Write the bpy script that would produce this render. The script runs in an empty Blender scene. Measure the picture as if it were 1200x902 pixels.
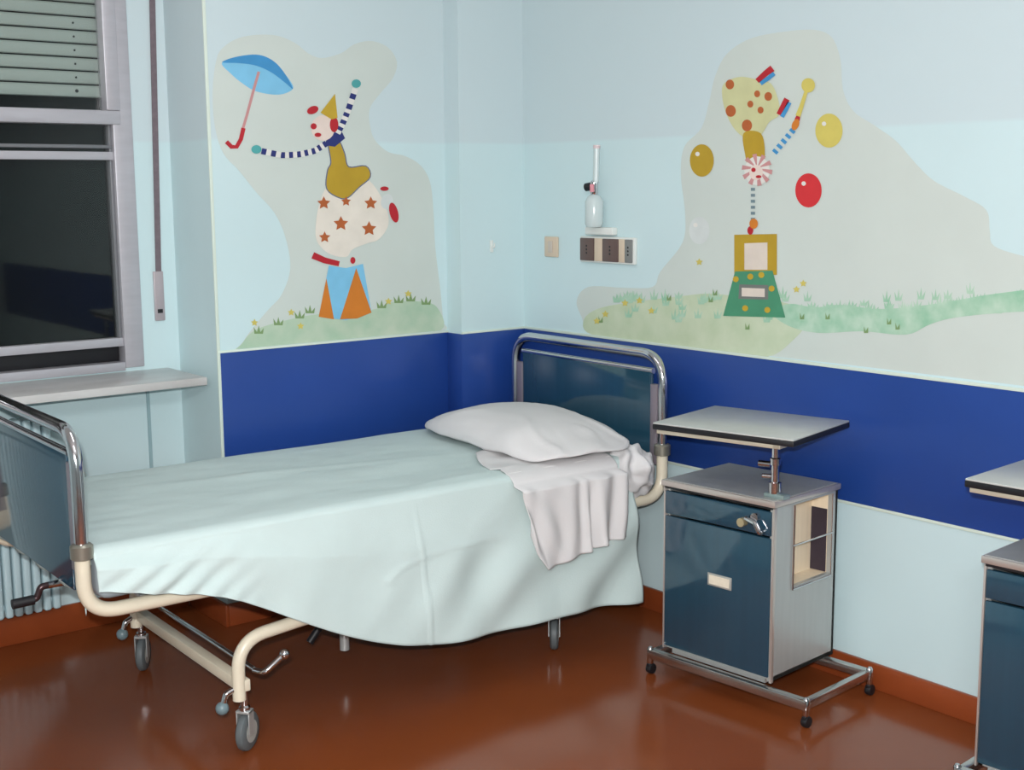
import bpy, bmesh, math, random
from mathutils import Vector, Matrix, noise
from mathutils.geometry import tessellate_polygon
random.seed(7)
PI = math.pi
scene = bpy.context.scene
COL = scene.collection

# ------------------------------------------------------------------ camera
YAW, PITCH, ROLL, FPX = 0.900382141, 0.152590764, -0.00751791296, 1500.0
CAM = Vector((4.27090527, -3.45622375, 1.65))
_f = Vector((-math.sin(YAW)*math.cos(PITCH), math.cos(YAW)*math.cos(PITCH), -math.sin(PITCH)))
_r0 = Vector((math.cos(YAW), math.sin(YAW), 0)); _u0 = _r0.cross(_f)
_r = _r0*math.cos(ROLL) + _u0*math.sin(ROLL)
_u = -_r0*math.sin(ROLL) + _u0*math.cos(ROLL)
cd = bpy.data.cameras.new('camera'); cam = bpy.data.objects.new('camera', cd); COL.objects.link(cam)
M = Matrix.Identity(4)
for i in range(3):
    M[i][0], M[i][1], M[i][2], M[i][3] = _r[i], _u[i], -_f[i], CAM[i]
cam.matrix_world = M
cd.sensor_fit = 'HORIZONTAL'; cd.sensor_width = 36.0; cd.lens = 36.0*FPX/1200.0
cd.clip_start = 0.05; cd.clip_end = 100
scene.camera = cam

# ------------------------------------------------------------------ world, exposure
w = bpy.data.worlds.new('night'); scene.world = w; w.use_nodes = True
w.node_tree.nodes['Background'].inputs[0].default_value = (0.012, 0.016, 0.02, 1)
w.node_tree.nodes['Background'].inputs[1].default_value = 0.5
scene.view_settings.view_transform = 'Standard'
scene.view_settings.look = 'None'
scene.view_settings.exposure = 0.13
scene.view_settings.gamma = 1.0
scene.view_settings.use_curve_mapping = False

# ------------------------------------------------------------------ lights
def area(name, loc, target, size, power, color=(1, 1, 1), sizey=None):
    l = bpy.data.lights.new(name, 'AREA'); l.energy = power; l.color = color
    l.shape = 'RECTANGLE' if sizey else 'SQUARE'; l.size = size
    if sizey: l.size_y = sizey
    o = bpy.data.objects.new(name, l); COL.objects.link(o); o.location = loc
    d = Vector(target) - Vector(loc); o.rotation_euler = d.to_track_quat('-Z', 'Y').to_euler()
    return o
FLASH = 96.0
CEIL = 7.0
BACK = 95.0
area('camera_flash', CAM + _u*0.10 - _r*0.03 - _f*0.02, CAM + _f*4 - _u*0.1, 0.06, FLASH, (1.0, 1.0, 1.0), 0.035)
area('fill_light_rear', (5.5, -5.0, 2.86), (0.4, -.6, 1.3), 1.2, BACK, (1.0, 1.0, 1.0), .5)  # added fill from behind the camera, evens out the flash falloff; no real fixture
area('ceiling_light_near', (3.0, -2.6, 2.93), (3.0, -2.6, 0), 1.2, CEIL, (0.97, 0.98, 1.0), 0.3)
area('ceiling_light_far', (1.2, -1.9, 2.93), (1.2, -1.9, 0), 1.2, CEIL, (0.97, 0.98, 1.0), 0.3)

# ------------------------------------------------------------------ materials
def lin(c):
    return tuple((x/255/12.92 if x/255 <= 0.04045 else ((x/255+0.055)/1.055)**2.4) for x in c) + (1,)
MATS = {}
def mat(name, rgb, rough=0.5, metal=0.0, noise_amt=0.0, nscale=8.0, bump=0.0, bscale=40.0, spec=0.5, coat=0.0, trans=0.0, stretch=(1, 1, 1), rgb2=None, alpha=1.0, emit=0):
    if name in MATS: return MATS[name]
    m = bpy.data.materials.new(name); m.use_nodes = True; nt = m.node_tree
    b = nt.nodes['Principled BSDF']
    b.inputs['Roughness'].default_value = rough; b.inputs['Metallic'].default_value = metal
    b.inputs['Specular IOR Level'].default_value = spec
    b.inputs['Coat Weight'].default_value = coat; b.inputs['Coat Roughness'].default_value = 0.06
    b.inputs['Transmission Weight'].default_value = trans
    b.inputs['Alpha'].default_value = alpha
    c = lin(rgb)
    tc = nt.nodes.new('ShaderNodeTexCoord'); mp = nt.nodes.new('ShaderNodeMapping')
    mp.inputs['Scale'].default_value = stretch
    nt.links.new(tc.outputs['Object'], mp.inputs[0])
    n = nt.nodes.new('ShaderNodeTexNoise'); n.inputs['Scale'].default_value = nscale; n.inputs['Detail'].default_value = 4
    nt.links.new(mp.outputs[0], n.inputs['Vector'])
    cr = nt.nodes.new('ShaderNodeValToRGB')
    a = noise_amt
    if rgb2 is None:
        cr.color_ramp.elements[0].color = tuple(max(0, x*(1-a)) for x in c[:3]) + (1,)
        cr.color_ramp.elements[1].color = tuple(min(1, x*(1+a)) for x in c[:3]) + (1,)
    else:
        cr.color_ramp.elements[0].color = c; cr.color_ramp.elements[1].color = lin(rgb2)
    cr.color_ramp.elements[0].position = 0.32; cr.color_ramp.elements[1].position = 0.68
    nt.links.new(n.outputs['Fac'], cr.inputs[0]); nt.links.new(cr.outputs[0], b.inputs['Base Color'])
    if bump:
        n2 = nt.nodes.new('ShaderNodeTexNoise'); n2.inputs['Scale'].default_value = bscale
        n2.inputs['Detail'].default_value = 3
        nt.links.new(mp.outputs[0], n2.inputs['Vector'])
        bp = nt.nodes.new('ShaderNodeBump'); bp.inputs['Strength'].default_value = bump; bp.inputs['Distance'].default_value = 0.002
        nt.links.new(n2.outputs['Fac'], bp.inputs['Height']); nt.links.new(bp.outputs[0], b.inputs['Normal'])
    MATS[name] = m
    return m

def wall_mat():
    m = mat('wall_paint', (200, 222, 225), 0.42, noise_amt=0.02, nscale=1.6, bump=0.05, bscale=60)
    nt = m.node_tree; b = nt.nodes['Principled BSDF']; src = b.inputs['Base Color'].links[0].from_socket
    g = nt.nodes.new('ShaderNodeNewGeometry'); s = nt.nodes.new('ShaderNodeSeparateXYZ')
    nt.links.new(g.outputs['Position'], s.inputs[0])
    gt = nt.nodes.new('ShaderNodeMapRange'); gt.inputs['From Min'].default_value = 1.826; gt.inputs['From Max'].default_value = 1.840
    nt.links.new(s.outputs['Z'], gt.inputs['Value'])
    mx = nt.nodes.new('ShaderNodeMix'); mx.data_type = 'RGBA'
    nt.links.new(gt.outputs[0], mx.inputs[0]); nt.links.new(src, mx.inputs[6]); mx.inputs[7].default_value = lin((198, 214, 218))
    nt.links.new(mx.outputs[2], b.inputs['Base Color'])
    return m
WALL = wall_mat()
BLUE = mat('blue_band_enamel', (32, 66, 140), 0.35, noise_amt=0.08, nscale=2)
TRIM = mat('pale_trim', (214, 226, 214), 0.4, noise_amt=0.02)
SKIRT = mat('skirting_terracotta', (140, 66, 32), 0.35, noise_amt=0.1, nscale=6)
def floor_mat():
    m = mat('floor_terrazzo', (126, 64, 32), 0.17, noise_amt=0.10, nscale=1.5, spec=0.45, bump=0.02, bscale=8)
    return m
FLOOR = floor_mat()
CEILM = mat('ceiling_white', (225, 228, 228), 0.8, noise_amt=0.02)
ALU = mat('aluminium_frame', (186, 184, 190), 0.42, 0.35, noise_amt=0.04, stretch=(1, 1, 6))
ALUD = mat('aluminium_shade', (120, 122, 126), 0.5, 0.3, noise_amt=0.05)
SLAT = mat('shutter_slat', (172, 178, 174), 0.6, noise_amt=0.05, nscale=5, stretch=(1, .3, 1))
RUBBER = mat('black_rubber', (22, 22, 26), 0.5)
CHROME = mat('chrome', (206, 204, 206), 0.12, 1.0, noise_amt=0.03)
CREAM = mat('cream_enamel', (222, 212, 190), 0.35, noise_amt=0.04, nscale=10, coat=0.3)
TEAL = mat('teal_laminate', (32, 66, 84), 0.10, noise_amt=0.04, nscale=3, stretch=(14, 14, .5), spec=1.0)
STEEL = mat('brushed_steel', (186, 188, 186), 0.36, 0.45, noise_amt=0.03, nscale=12, stretch=(4, 4, .3))
GREYLAM = mat('grey_laminate', (158, 160, 158), 0.35, noise_amt=0.05, nscale=20)
EDGE = mat('metal_edging', (205, 195, 188), 0.3, 0.6)
BARM = mat('polished_bar', (196, 192, 188), 0.16, 0.95, noise_amt=.04)
BEIGE = mat('beige_lining', (236, 218, 190), 0.5, noise_amt=0.04, nscale=10, stretch=(6, 6, .4))
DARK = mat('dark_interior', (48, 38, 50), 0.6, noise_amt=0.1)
SHEET = mat('mint_sheet_cotton', (196, 212, 210), 0.85, noise_amt=0.02, nscale=6, bump=0.25, bscale=220, spec=0.2)
WHITE = mat('white_cotton', (214, 212, 212), 0.85, noise_amt=0.02, nscale=6, bump=0.25, bscale=220, spec=0.2)
TICK = mat('mattress_ticking', (170, 180, 186), 0.85, noise_amt=0.06, nscale=10)
TYRE = mat('grey_tyre', (92, 98, 100), 0.5, noise_amt=0.05)
MARBLE = mat('sill_marble', (176, 172, 170), 0.28, noise_amt=0.0, nscale=5, rgb2=(200, 198, 196), stretch=(2, .5, 2))
RADI = mat('radiator_enamel', (186, 210, 216), 0.32, noise_amt=0.03, coat=0.2)
STRAP = mat('strap_webbing', (112, 100, 106), 0.8, noise_amt=0.1, nscale=60)
def glass_mat():
    m = bpy.data.materials.new('window_glass'); m.use_nodes = True; nt = m.node_tree; nt.nodes.clear()
    o = nt.nodes.new('ShaderNodeOutputMaterial'); mx = nt.nodes.new('ShaderNodeMixShader')
    tr = nt.nodes.new('ShaderNodeBsdfTransparent'); gl = nt.nodes.new('ShaderNodeBsdfGlossy'); fr = nt.nodes.new('ShaderNodeFresnel')
    tr.inputs[0].default_value = (.93, .96, .95, 1); gl.inputs['Roughness'].default_value = 0.03; fr.inputs[0].default_value = 1.4
    nt.links.new(fr.outputs[0], mx.inputs[0]); nt.links.new(tr.outputs[0], mx.inputs[1]); nt.links.new(gl.outputs[0], mx.inputs[2])
    nt.links.new(mx.outputs[0], o.inputs[0]); return m
GLASSM = glass_mat()
CLEAR = mat('clear_plastic', (222, 234, 234), 0.2, trans=0.3)
OUTSIDE = mat('night_outside', (18, 20, 22), 0.9, noise_amt=0.4, nscale=2)
PLASTIC = mat('white_plastic', (222, 226, 222), 0.35)
BEIGEP = mat('beige_plastic', (210, 192, 170), 0.4)
BROWNP = mat('brown_socket', (98, 80, 76), 0.35, noise_amt=0.06)

# ------------------------------------------------------------------ mesh helpers
def add_box(bm, lo, hi, bev=0.0, seg=2):
    lo = Vector(lo); hi = Vector(hi); c = (lo+hi)/2; s = hi-lo
    r = bmesh.ops.create_cube(bm, size=1.0, matrix=Matrix.Translation(c) @ Matrix.Diagonal((s.x, s.y, s.z, 1)))
    if bev > 0:
        es = list({e for v in r['verts'] for e in v.link_edges})
        bmesh.ops.bevel(bm, geom=es, offset=bev, segments=seg, affect='EDGES', profile=0.5)
def add_cyl(bm, a, b, r, n=16, r2=None):
    a = Vector(a); b = Vector(b); d = b-a
    q = d.to_track_quat('Z', 'Y').to_matrix().to_4x4()
    bmesh.ops.create_cone(bm, cap_ends=True, segments=n, radius1=r, radius2=r if r2 is None else r2, depth=d.length,
                          matrix=Matrix.Translation((a+b)/2) @ q)
def fillet(pts, r, n=6):
    pts = [Vector(p) for p in pts]; out = [pts[0]]
    for i in range(1, len(pts)-1):
        p = pts[i]; a = pts[i-1]-p; b = pts[i+1]-p
        rr = r[i-1] if isinstance(r, (list, tuple)) else r
        ang = a.angle(b)
        t = min(rr/math.tan(ang/2), a.length*.49, b.length*.49)
        p0 = p + a.normalized()*t; p1 = p + b.normalized()*t
        for k in range(n+1):
            s = k/n
            out.append(p0*(1-s)**2 + p*2*s*(1-s)*0.92 + (p0+p1)/2*2*s*(1-s)*0.08 + p1*s*s)
    out.append(pts[-1]); return out
def add_tube(bm, pts, r, n=12, cap=True, rs=None):
    pts = [Vector(p) for p in pts]; N = len(pts); rings = []
    t0 = (pts[1]-pts[0]).normalized()
    up = Vector((0, 0, 1)) if abs(t0.z) < .9 else Vector((1, 0, 0))
    nrm = (up - t0*up.dot(t0)).normalized()
    for i, p in enumerate(pts):
        t = (pts[min(i+1, N-1)] - pts[max(i-1, 0)]).normalized()
        nrm = (nrm - t*nrm.dot(t)).normalized(); bn = t.cross(nrm)
        rad = rs[i] if rs else r
        rings.append([bm.verts.new(p + (nrm*math.cos(2*PI*k/n) + bn*math.sin(2*PI*k/n))*rad) for k in range(n)])
    for a, b in zip(rings, rings[1:]):
        for k in range(n): bm.faces.new((a[k], a[(k+1) % n], b[(k+1) % n], b[k]))
    if cap:
        bm.faces.new(rings[0][::-1]); bm.faces.new(rings[-1])
def add_lathe(bm, prof, origin=(0, 0, 0), axis='Z', n=20):
    o = Vector(origin); rings = []
    for r, z in prof:
        ring = []
        for k in range(n):
            a = 2*PI*k/n; c, s = r*math.cos(a), r*math.sin(a)
            v = {'Z': (c, s, z), 'Y': (c, z, s), 'X': (z, c, s)}[axis]
            ring.append(bm.verts.new(o+Vector(v)))
        rings.append(ring)
    for a, b in zip(rings, rings[1:]):
        for k in range(n): bm.faces.new((a[k], a[(k+1) % n], b[(k+1) % n], b[k]))
    bm.faces.new(rings[0][::-1]); bm.faces.new(rings[-1])
def obj(name, bm, m, parent=None, smooth=False, loc=None, rot=None):
    bmesh.ops.recalc_face_normals(bm, faces=bm.faces)
    me = bpy.data.meshes.new(name); bm.to_mesh(me); bm.free()
    for mm in (m if isinstance(m, (list, tuple)) else [m]): me.materials.append(mm)
    if smooth:
        for p in me.polygons: p.use_smooth = True
        try: me.set_sharp_from_angle(angle=math.radians(smooth if smooth is not True else 40))
        except Exception: pass
    o = bpy.data.objects.new(name, me); COL.objects.link(o)
    if parent: o.parent = parent
    if loc: o.location = loc
    if rot: o.rotation_euler = rot
    return o
def box(name, lo, hi, m, parent=None, bev=0.0):
    bm = bmesh.new(); add_box(bm, lo, hi, bev); return obj(name, bm, m, parent, smooth=bev > 0)
def cyl(name, a, b, r, m, parent=None, n=16, r2=None):
    bm = bmesh.new(); add_cyl(bm, a, b, r, n, r2); return obj(name, bm, m, parent, smooth=True)
def tube(name, pts, r, m, parent=None, n=12):
    bm = bmesh.new(); add_tube(bm, pts, r, n); return obj(name, bm, m, parent, smooth=True)
def thing(name, label, cat, loc=(0, 0, 0), rotz=0, group=None):
    o = bpy.data.objects.new(name, None); COL.objects.link(o); o.location = loc; o.rotation_euler = (0, 0, rotz)
    o.empty_display_size = .1
    return tag(o, label, cat, group)
def tag(o, label, cat, group=None):
    o['label'] = label; o['category'] = cat
    if group: o['group'] = group
    return o
def struct(o): o['kind'] = 'structure'; return o
def dup_tree(o, parent=None):
    c = o.copy(); COL.objects.link(c)
    if parent: c.parent = parent
    for ch in [x for x in o.children]: dup_tree(ch, c)
    return c

# ------------------------------------------------------------------ room shell
MX, MY0, MY1 = -0.10, -1.387, -0.335      # mural wall plane and its extent
WX = -0.43                                # window wall plane
XR, YB, H = 6.2, -5.6, 2.95
struct(box('floor', (-0.6, YB, -0.1), (XR, 0.2, 0), FLOOR))
struct(box('ceiling', (-0.6, YB, H), (XR, 0.2, H+.1), CEILM))
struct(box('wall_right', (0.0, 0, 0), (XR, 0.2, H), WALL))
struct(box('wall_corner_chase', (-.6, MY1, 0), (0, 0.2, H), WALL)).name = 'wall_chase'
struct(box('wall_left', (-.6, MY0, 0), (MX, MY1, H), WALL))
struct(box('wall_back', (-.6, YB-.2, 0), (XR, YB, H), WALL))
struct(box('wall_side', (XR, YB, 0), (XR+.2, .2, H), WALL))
# window wall with an opening
WY0, WY1, WZ0, WZ1 = -3.25, -1.535, 0.985, 2.62
bm = bmesh.new()
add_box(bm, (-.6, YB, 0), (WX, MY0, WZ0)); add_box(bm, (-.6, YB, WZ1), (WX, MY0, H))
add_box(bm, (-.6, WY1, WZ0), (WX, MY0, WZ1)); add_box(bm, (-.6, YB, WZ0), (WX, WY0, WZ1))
struct(obj('wall_window', bm, WALL))
# blue band, edged with pale strips (real boards a few millimetres proud)
BZ0, BZ1 = 0.612, 1.052
t = .004
def band(n, lo, hi, m): struct(box('trim_%d' % n, lo, hi, m, bev=.001))
band(1, (MX, MY0+.012, BZ0), (MX+t, MY1, BZ1), BLUE)
band(2, (0, MY1-.0, BZ0), (t, 0, BZ1), BLUE)
band(3, (MX+t, MY1-t, BZ0), (t, MY1, BZ1), BLUE)
band(4, (t, -t, BZ0), (XR, 0, BZ1), BLUE)
band(5, (MX, MY0, BZ1), (MX+.007, MY1, BZ1+.009), TRIM)
band(6, (0, MY1, BZ1), (.007, 0, BZ1+.009), TRIM)
band(7, (.007, -.007, BZ1), (XR, 0, BZ1+.010), TRIM)
band(8, (.004, -.006, BZ0-.010), (XR, 0, BZ0), TRIM)
band(9, (MX, MY0, BZ0), (MX+.006, MY0+.012, H), TRIM)
band(10, (MX, MY0+.012, BZ0-.009), (MX+.006, MY1, BZ0), TRIM)
SK = .088
def base(n, lo, hi): struct(box('baseboard_'+n, lo, hi, SKIRT, bev=.003))
base('right', (0.0, -.014, 0), (XR, 0, SK))
base('chase', (0, MY1-.014, 0), (.014, -.014, SK))
base('chase_return', (MX, MY1-.014, 0), (0, MY1, SK))
base('left', (MX, MY0, 0), (MX+.014, MY1-.014, SK))
base('return', (WX+.014, MY0-.014, 0), (MX+.014, MY0, SK))
base('window', (WX, YB, 0), (WX+.014, MY0-.014, SK+.02))

# sill
s = box('window_sill', (WX-.02, -3.4, .940), (-.085, -1.435, .970), MARBLE, bev=.004)
struct(s); s.name = 'trim_11'
# pipe riser seam under the sill
struct(box('trim_12', (WX, -1.532, SK), (WX+.006, -1.520, .94), mat('seam_strip', (150, 178, 184), .5)))

# window: aluminium sash window with roller shutter outside
fx0, fx1 = WX-.06, WX+.012
win = struct(box('window_1', (fx0, WY1-.075, WZ0), (fx1, WY1, WZ1), ALU, bev=.004))
def wpart(name, lo, hi, m, bev=.002): return box(name, lo, hi, m, win, bev)
wpart('jamb', (fx0, WY0, WZ0), (fx1, WY0+.075, WZ1), ALU)
wpart('head_frame', (fx0, WY0+.075, WZ1-.07), (fx1, WY1-.075, WZ1), ALU)
wpart('bottom_track', (fx0, WY0+.075, WZ0-.010), (fx1-.002, WY1-.075, WZ0+.022), ALU)
iy0, iy1 = WY0+.075, WY1-.075
# lower sash
wpart('sash_rail', (fx0+.018, iy0, 1.068), (fx1-.012, iy1, 1.100), ALU)
wpart('sash_rail', (fx0+.018, iy0, 1.764), (fx1-.014, iy1, 1.794), ALU)
wpart('sash_rail', (fx0+.018, iy0, 1.806), (fx1-.016, iy1, 1.819), ALUD)
wpart('sash_stile', (fx0+.01, iy1-.012, 1.100), (fx1-.02, iy1, 1.892), ALUD)
wpart('dark_gap', (fx0, iy0, 1.006), (fx0+.012, iy1, 1.07), RUBBER)
# upper sash
wpart('meeting_rail', (fx0+.01, iy0, 1.892), (fx1+.006, iy1+.030, 1.944), ALU, .006)
wpart('sash_stile', (fx0+.01, iy1-.022, 1.944), (fx1+.006, iy1+.030, WZ1-.07), ALU, .004)
wpart('pane', (fx0+.022, iy0, 1.10), (fx0+.028, iy1-.012, 1.892), GLASSM, 0)
wpart('pane', (fx0+.022, iy0, 1.944), (fx0+.028, iy1-.022, WZ1-.07), GLASSM, 0)
z = 1.994; k = 0
sh = []
me0 = None
while z < WZ1-.07:
    if me0 is None:
        bm = bmesh.new()
        prof = [(0, 0), (.006, .003), (.009, .012), (.010, .024), (.008, .037), (.003, .043), (0, .044)]
        ya, yb = iy0, iy1-.004
        A = [bm.verts.new((x, ya, zz)) for x, zz in prof]; B = [bm.verts.new((x, yb, zz)) for x, zz in prof]
        for i in range(len(prof)-1): bm.faces.new((A[i], A[i+1], B[i+1], B[i]))
        bm.faces.new((A[-1], A[0], B[0], B[-1])); bm.faces.new(A[::-1]); bm.faces.new(B)
        o = obj('shutter_slat', bm, SLAT, win, smooth=30); me0 = o.data
    else:
        o = bpy.data.objects.new('shutter_slat', me0); COL.objects.link(o); o.parent = win
    o.location = (fx0-.028, 0, z); z += .0487; k += 1
for kk in range(6):
    cyl('slat_rivet', (fx0-.02, iy1-.095, 2.016+kk*.0487), (fx0-.0165, iy1-.095, 2.016+kk*.0487), .0065 if kk == 0 else .004, RUBBER, win, 8)
box('yellow_lamp_glow', (fx0-.60, -2.42, 1.94), (fx0-.58, -2.25, 2.06), mat('lit_outside', (120, 112, 60), .8), win).name = 'outside_glow'  # lamp glow outside, put into the colour of a plain panel
struct(box('wall_outside', (-1.9, YB, -.1), (-1.85, .2, 3.4), OUTSIDE))

# ------------------------------------------------------------------ shutter strap
st = thing('shutter_strap', 'grey-brown shutter pull strap hanging beside the window into its metal winder plate', 'blind strap', (WX, -1.462, 0))
sp_ = box('strap', (.004, -.011, 0), (.008, .011, 1.42), STRAP, st); sp_.location = (0, .002, 1.33); sp_.rotation_euler = (math.radians(-1.6), 0, 0)
box('winder_plate', (0, -.020, 1.155), (.010, .020, 1.345), mat('winder_plate', (176, 166, 170), .4, .3), st, .003)
box('slot', (.010, -.010, 1.185), (.012, .010, 1.200), RUBBER, st)
st.rotation_euler = (math.radians(0), 0, 0)

# ------------------------------------------------------------------ radiator
ra = thing('radiator', 'pale blue column radiator under the window, behind the footboard', 'radiator', (WX+.015, -1.94, 0))
bm = bmesh.new()
add_box(bm, (0.035, -.031, .135), (.105, -.003, .85), .010, 3)
c0 = obj('radiator_column', bm, RADI, ra, smooth=True)
for i in range(1, 36):
    o = bpy.data.objects.new('radiator_column', c0.data); COL.objects.link(o); o.parent = ra; o.location = (0, -.034*i, 0)
cyl('header_pipe', (.07, -.0, .17), (.07, -1.22, .17), .014, RADI, ra)
cyl('header_pipe', (.07, -.0, .82), (.07, -1.22, .82), .014, RADI, ra)
for yy in (-.10, -1.1): box('bracket', (0, yy-.01, .5), (.045, yy+.01, .53), RADI, ra)

# ------------------------------------------------------------------ murals (flat paint on the wall, drawn in the wall's own plane)
def ray(px):
    return _f + _r*((px[0]-600)/FPX) - _u*((px[1]-451)/FPX)
def on_wall(px, axis, val):
    d = ray(px); return CAM + d*((val-CAM[axis])/d[axis])
def smooth_closed(P, n=5):
    out = []; N = len(P)
    for i in range(N):
        p0, p1, p2, p3 = [Vector(P[(i+j-1) % N]) for j in range(4)]
        for k in range(n):
            s = k/n
            out.append(.5*((2*p1)+(-p0+p2)*s+(2*p0-5*p1+4*p2-p3)*s*s+(-p0+3*p1-3*p2+p3)*s**3))
    return out
def flat(name, bm, m, parent):
    me = bpy.data.meshes.new(name); bm.to_mesh(me); bm.free(); me.materials.append(m)
    o = bpy.data.objects.new(name, me); COL.objects.link(o); o.parent = parent; return o
class Mural:
    def __init__(self, axis, val, sgn): self.a, self.v, self.s = axis, val, sgn
    def pt(self, p, L):
        q = on_wall(p, self.a, self.v)
        if self.a == 1: q.x = max(q.x, .0)
        else: q.y = min(max(q.y, MY0+.012), MY1)
        q.z = max(q.z, BZ1+.010); q[self.a] = self.v + self.s*(.0006+.0004*L); return q
    def poly(self, name, pts, m, L, parent, sm=True, bm=None):
        own = bm is None
        if own: bm = bmesh.new()
        P = smooth_closed(pts) if sm else pts
        cl = []
        for p in P:
            q = self.pt(p, L)
            if not cl or (q-cl[-1]).length > 1e-4: cl.append(q)
        if (cl[0]-cl[-1]).length < 1e-4: cl.pop()
        vs = [bm.verts.new(q) for q in cl]
        b = 1-self.a
        nrm = Vector((1, 0, 0)) if self.a == 0 else Vector((0, -1, 0))
        for t in tessellate_polygon([[Vector((q[b], q.z, 0)) for q in cl]]):
            A, B, C = (cl[i] for i in t)
            if (B-A).cross(C-A).dot(nrm) < 0: t = t[::-1]
            try: bm.faces.new([vs[i] for i in t])
            except ValueError: pass
        if own: return flat(name, bm, m, parent)
    def multi(self, name, polys, m, L, parent, sm=False):
        bm = bmesh.new()
        for k_, p in enumerate(polys): self.poly(name, p, m, L+.9*k_/len(polys), parent, sm, bm)
        o = flat(name, bm, m, parent); o['kind'] = 'stuff'; return o
    def each(self, name, polys, m, L, parent, sm=False):
        for p in polys: self.poly(name, p, m, L, parent, sm)
def ell(cx, cy, rx, ry=None, rot=0, n=20):
    ry = ry or rx; c, s = math.cos(rot), math.sin(rot)
    return [(cx+rx*math.cos(a)*c-ry*math.sin(a)*s, cy+rx*math.cos(a)*s+ry*math.sin(a)*c) for a in [2*PI*k/n for k in range(n)]]
def stroke(pts, w0, w1=None):
    w1 = w0 if w1 is None else w1; L = []; R = []
    for i, p in enumerate(pts):
        a = pts[max(i-1, 0)]; b = pts[min(i+1, len(pts)-1)]
        dx, dy = b[0]-a[0], b[1]-a[1]; l = math.hypot(dx, dy) or 1; nx, ny = -dy/l, dx/l
        ww = (w0+(w1-w0)*i/(len(pts)-1))/2
        L.append((p[0]+nx*ww, p[1]+ny*ww)); R.append((p[0]-nx*ww, p[1]-ny*ww))
    return L+R[::-1]
def star(cx, cy, r): return [(cx+(r if k % 2 == 0 else r*.5)*math.cos(k*PI/5-PI/2), cy+(r if k % 2 == 0 else r*.5)*math.sin(k*PI/5-PI/2)) for k in range(10)]
def paint(n, rgb, amt=.05, rgb2=None, sc=14): return mat('paint_'+n, rgb, .6, noise_amt=amt, nscale=sc, rgb2=rgb2)
P_GREY = paint('grey', (200, 209, 203), 0.02, sc=4)
P_GRASS = paint('grass', (166, 194, 168), rgb2=(192, 206, 184), sc=9)
P_GRASS2 = paint('grass_green', (142, 190, 160), rgb2=(184, 210, 190), sc=16)
P_OLIVE = paint('olive', (182, 198, 166), rgb2=(200, 210, 184), sc=9)
P_BLUE = paint('umbrella_blue', (62, 142, 196)); P_LBLUE = paint('light_blue', (124, 190, 224))
P_RED = paint('red', (178, 26, 40)); P_BRED = paint('ball_red', (204, 44, 50)); P_PINK = paint('pink', (196, 140, 140))
P_NAVY = paint('navy', (34, 44, 110)); P_WHITE = paint('white', (222, 220, 214)); P_TEAL = paint('teal', (76, 160, 160))
P_YEL = paint('yellow', (190, 158, 44)); P_PALEY = paint('pale_yellow', (204, 190, 96)); P_GOLD = paint('gold', (180, 148, 36))
P_OR = paint('orange', (204, 120, 36)); P_SPOT = paint('spot', (176, 92, 44)); P_GREEN = paint('green', (70, 140, 106))
P_PANT = paint('pants', (200, 200, 152)); P_PLATE = paint('plate', (216, 204, 192)); P_DGREY = paint('dark_grey', (112, 116, 112))
P_SKIN = paint('face', (226, 208, 198)); P_DGREEN = paint('stem', (122, 152, 100)); P_CREAM = paint('cream_leg', (226, 218, 206))
P_DOT = paint('dot_grey', (112, 132, 140)); P_LW = paint('balloon_white', (206, 212, 210))

ML = Mural(0, MX, 1)
mu = thing('wall_mural', 'painted mural of a clown balancing on a drum beside a blue umbrella, left wall', 'mural', (MX, -.9, BZ1))
mu.location = (0, 0, 0)
ML.poly('painted_backdrop', [(253, 72), (262, 55), (285, 43), (320, 41), (345, 50), (362, 63), (378, 68), (400, 62), (415, 52), (435, 48), (455, 56), (465, 73), (460, 92), (445, 110), (433, 128), (434, 150), (440, 165), (455, 178), (475, 183), (493, 194), (504, 214), (508, 250), (510, 290), (516, 340), (519, 375), (519, 388), (450, 400), (360, 408), (280, 414), (285, 400), (298, 382), (315, 362), (330, 345), (340, 315), (335, 280), (322, 250), (300, 225), (280, 200), (262, 180), (252, 150), (249, 110)], P_GREY, 0, mu)
ML.poly('painted_grass', [(282, 412), (284, 402), (300, 386), (340, 374), (374, 368), (435, 363), (460, 354), (490, 353), (512, 360), (516, 388), (450, 400), (360, 408)], P_GRASS, 1, mu)
random.seed(3)
ML.multi('painted_tuft', [[(x-4, y+3), (x-5, y-5), (x-1, y+1), (x+1, y-7), (x+3, y+1), (x+7, y-4), (x+6, y+3)] for x, y in [(302, 388), (325, 378), (350, 370), (362, 364), (446, 358), (466, 352), (480, 350), (498, 354)]], P_DGREEN, 2, mu)['kind'] = 'stuff'
ML.multi('painted_flower', [star(x, y, 4.5) for x, y in [(298, 378), (341, 366), (352, 382), (478, 344), (455, 353)]], P_PALEY, 3, mu)['kind'] = 'stuff'
um = ML.poly('painted_umbrella', [(260, 73), (285, 65), (308, 66), (326, 78), (342, 98), (341, 106), (325, 111), (300, 107), (283, 97), (270, 86)], P_LBLUE, 2, mu)
ML.poly('umbrella_top', [(260, 73), (275, 67), (300, 64), (318, 70), (332, 84), (343, 104), (334, 97), (318, 85), (300, 77), (280, 74)], P_BLUE, 3, um)
ML.poly('umbrella_stick', stroke([(303, 84), (297, 105), (289, 135), (284, 152)], 3.2), P_PINK, 4, um, False)
ML.poly('umbrella_handle', stroke([(285, 150), (282, 163), (277, 172), (271, 172), (265, 166)], 5), P_RED, 4.5, um, False)
cl = ML.poly('painted_clown', [(385, 166), (396, 165), (403, 180), (408, 196), (428, 195), (433, 207), (420, 219), (407, 231), (397, 231), (383, 221), (384, 200), (388, 190)], P_GOLD, 5, mu)
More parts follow.
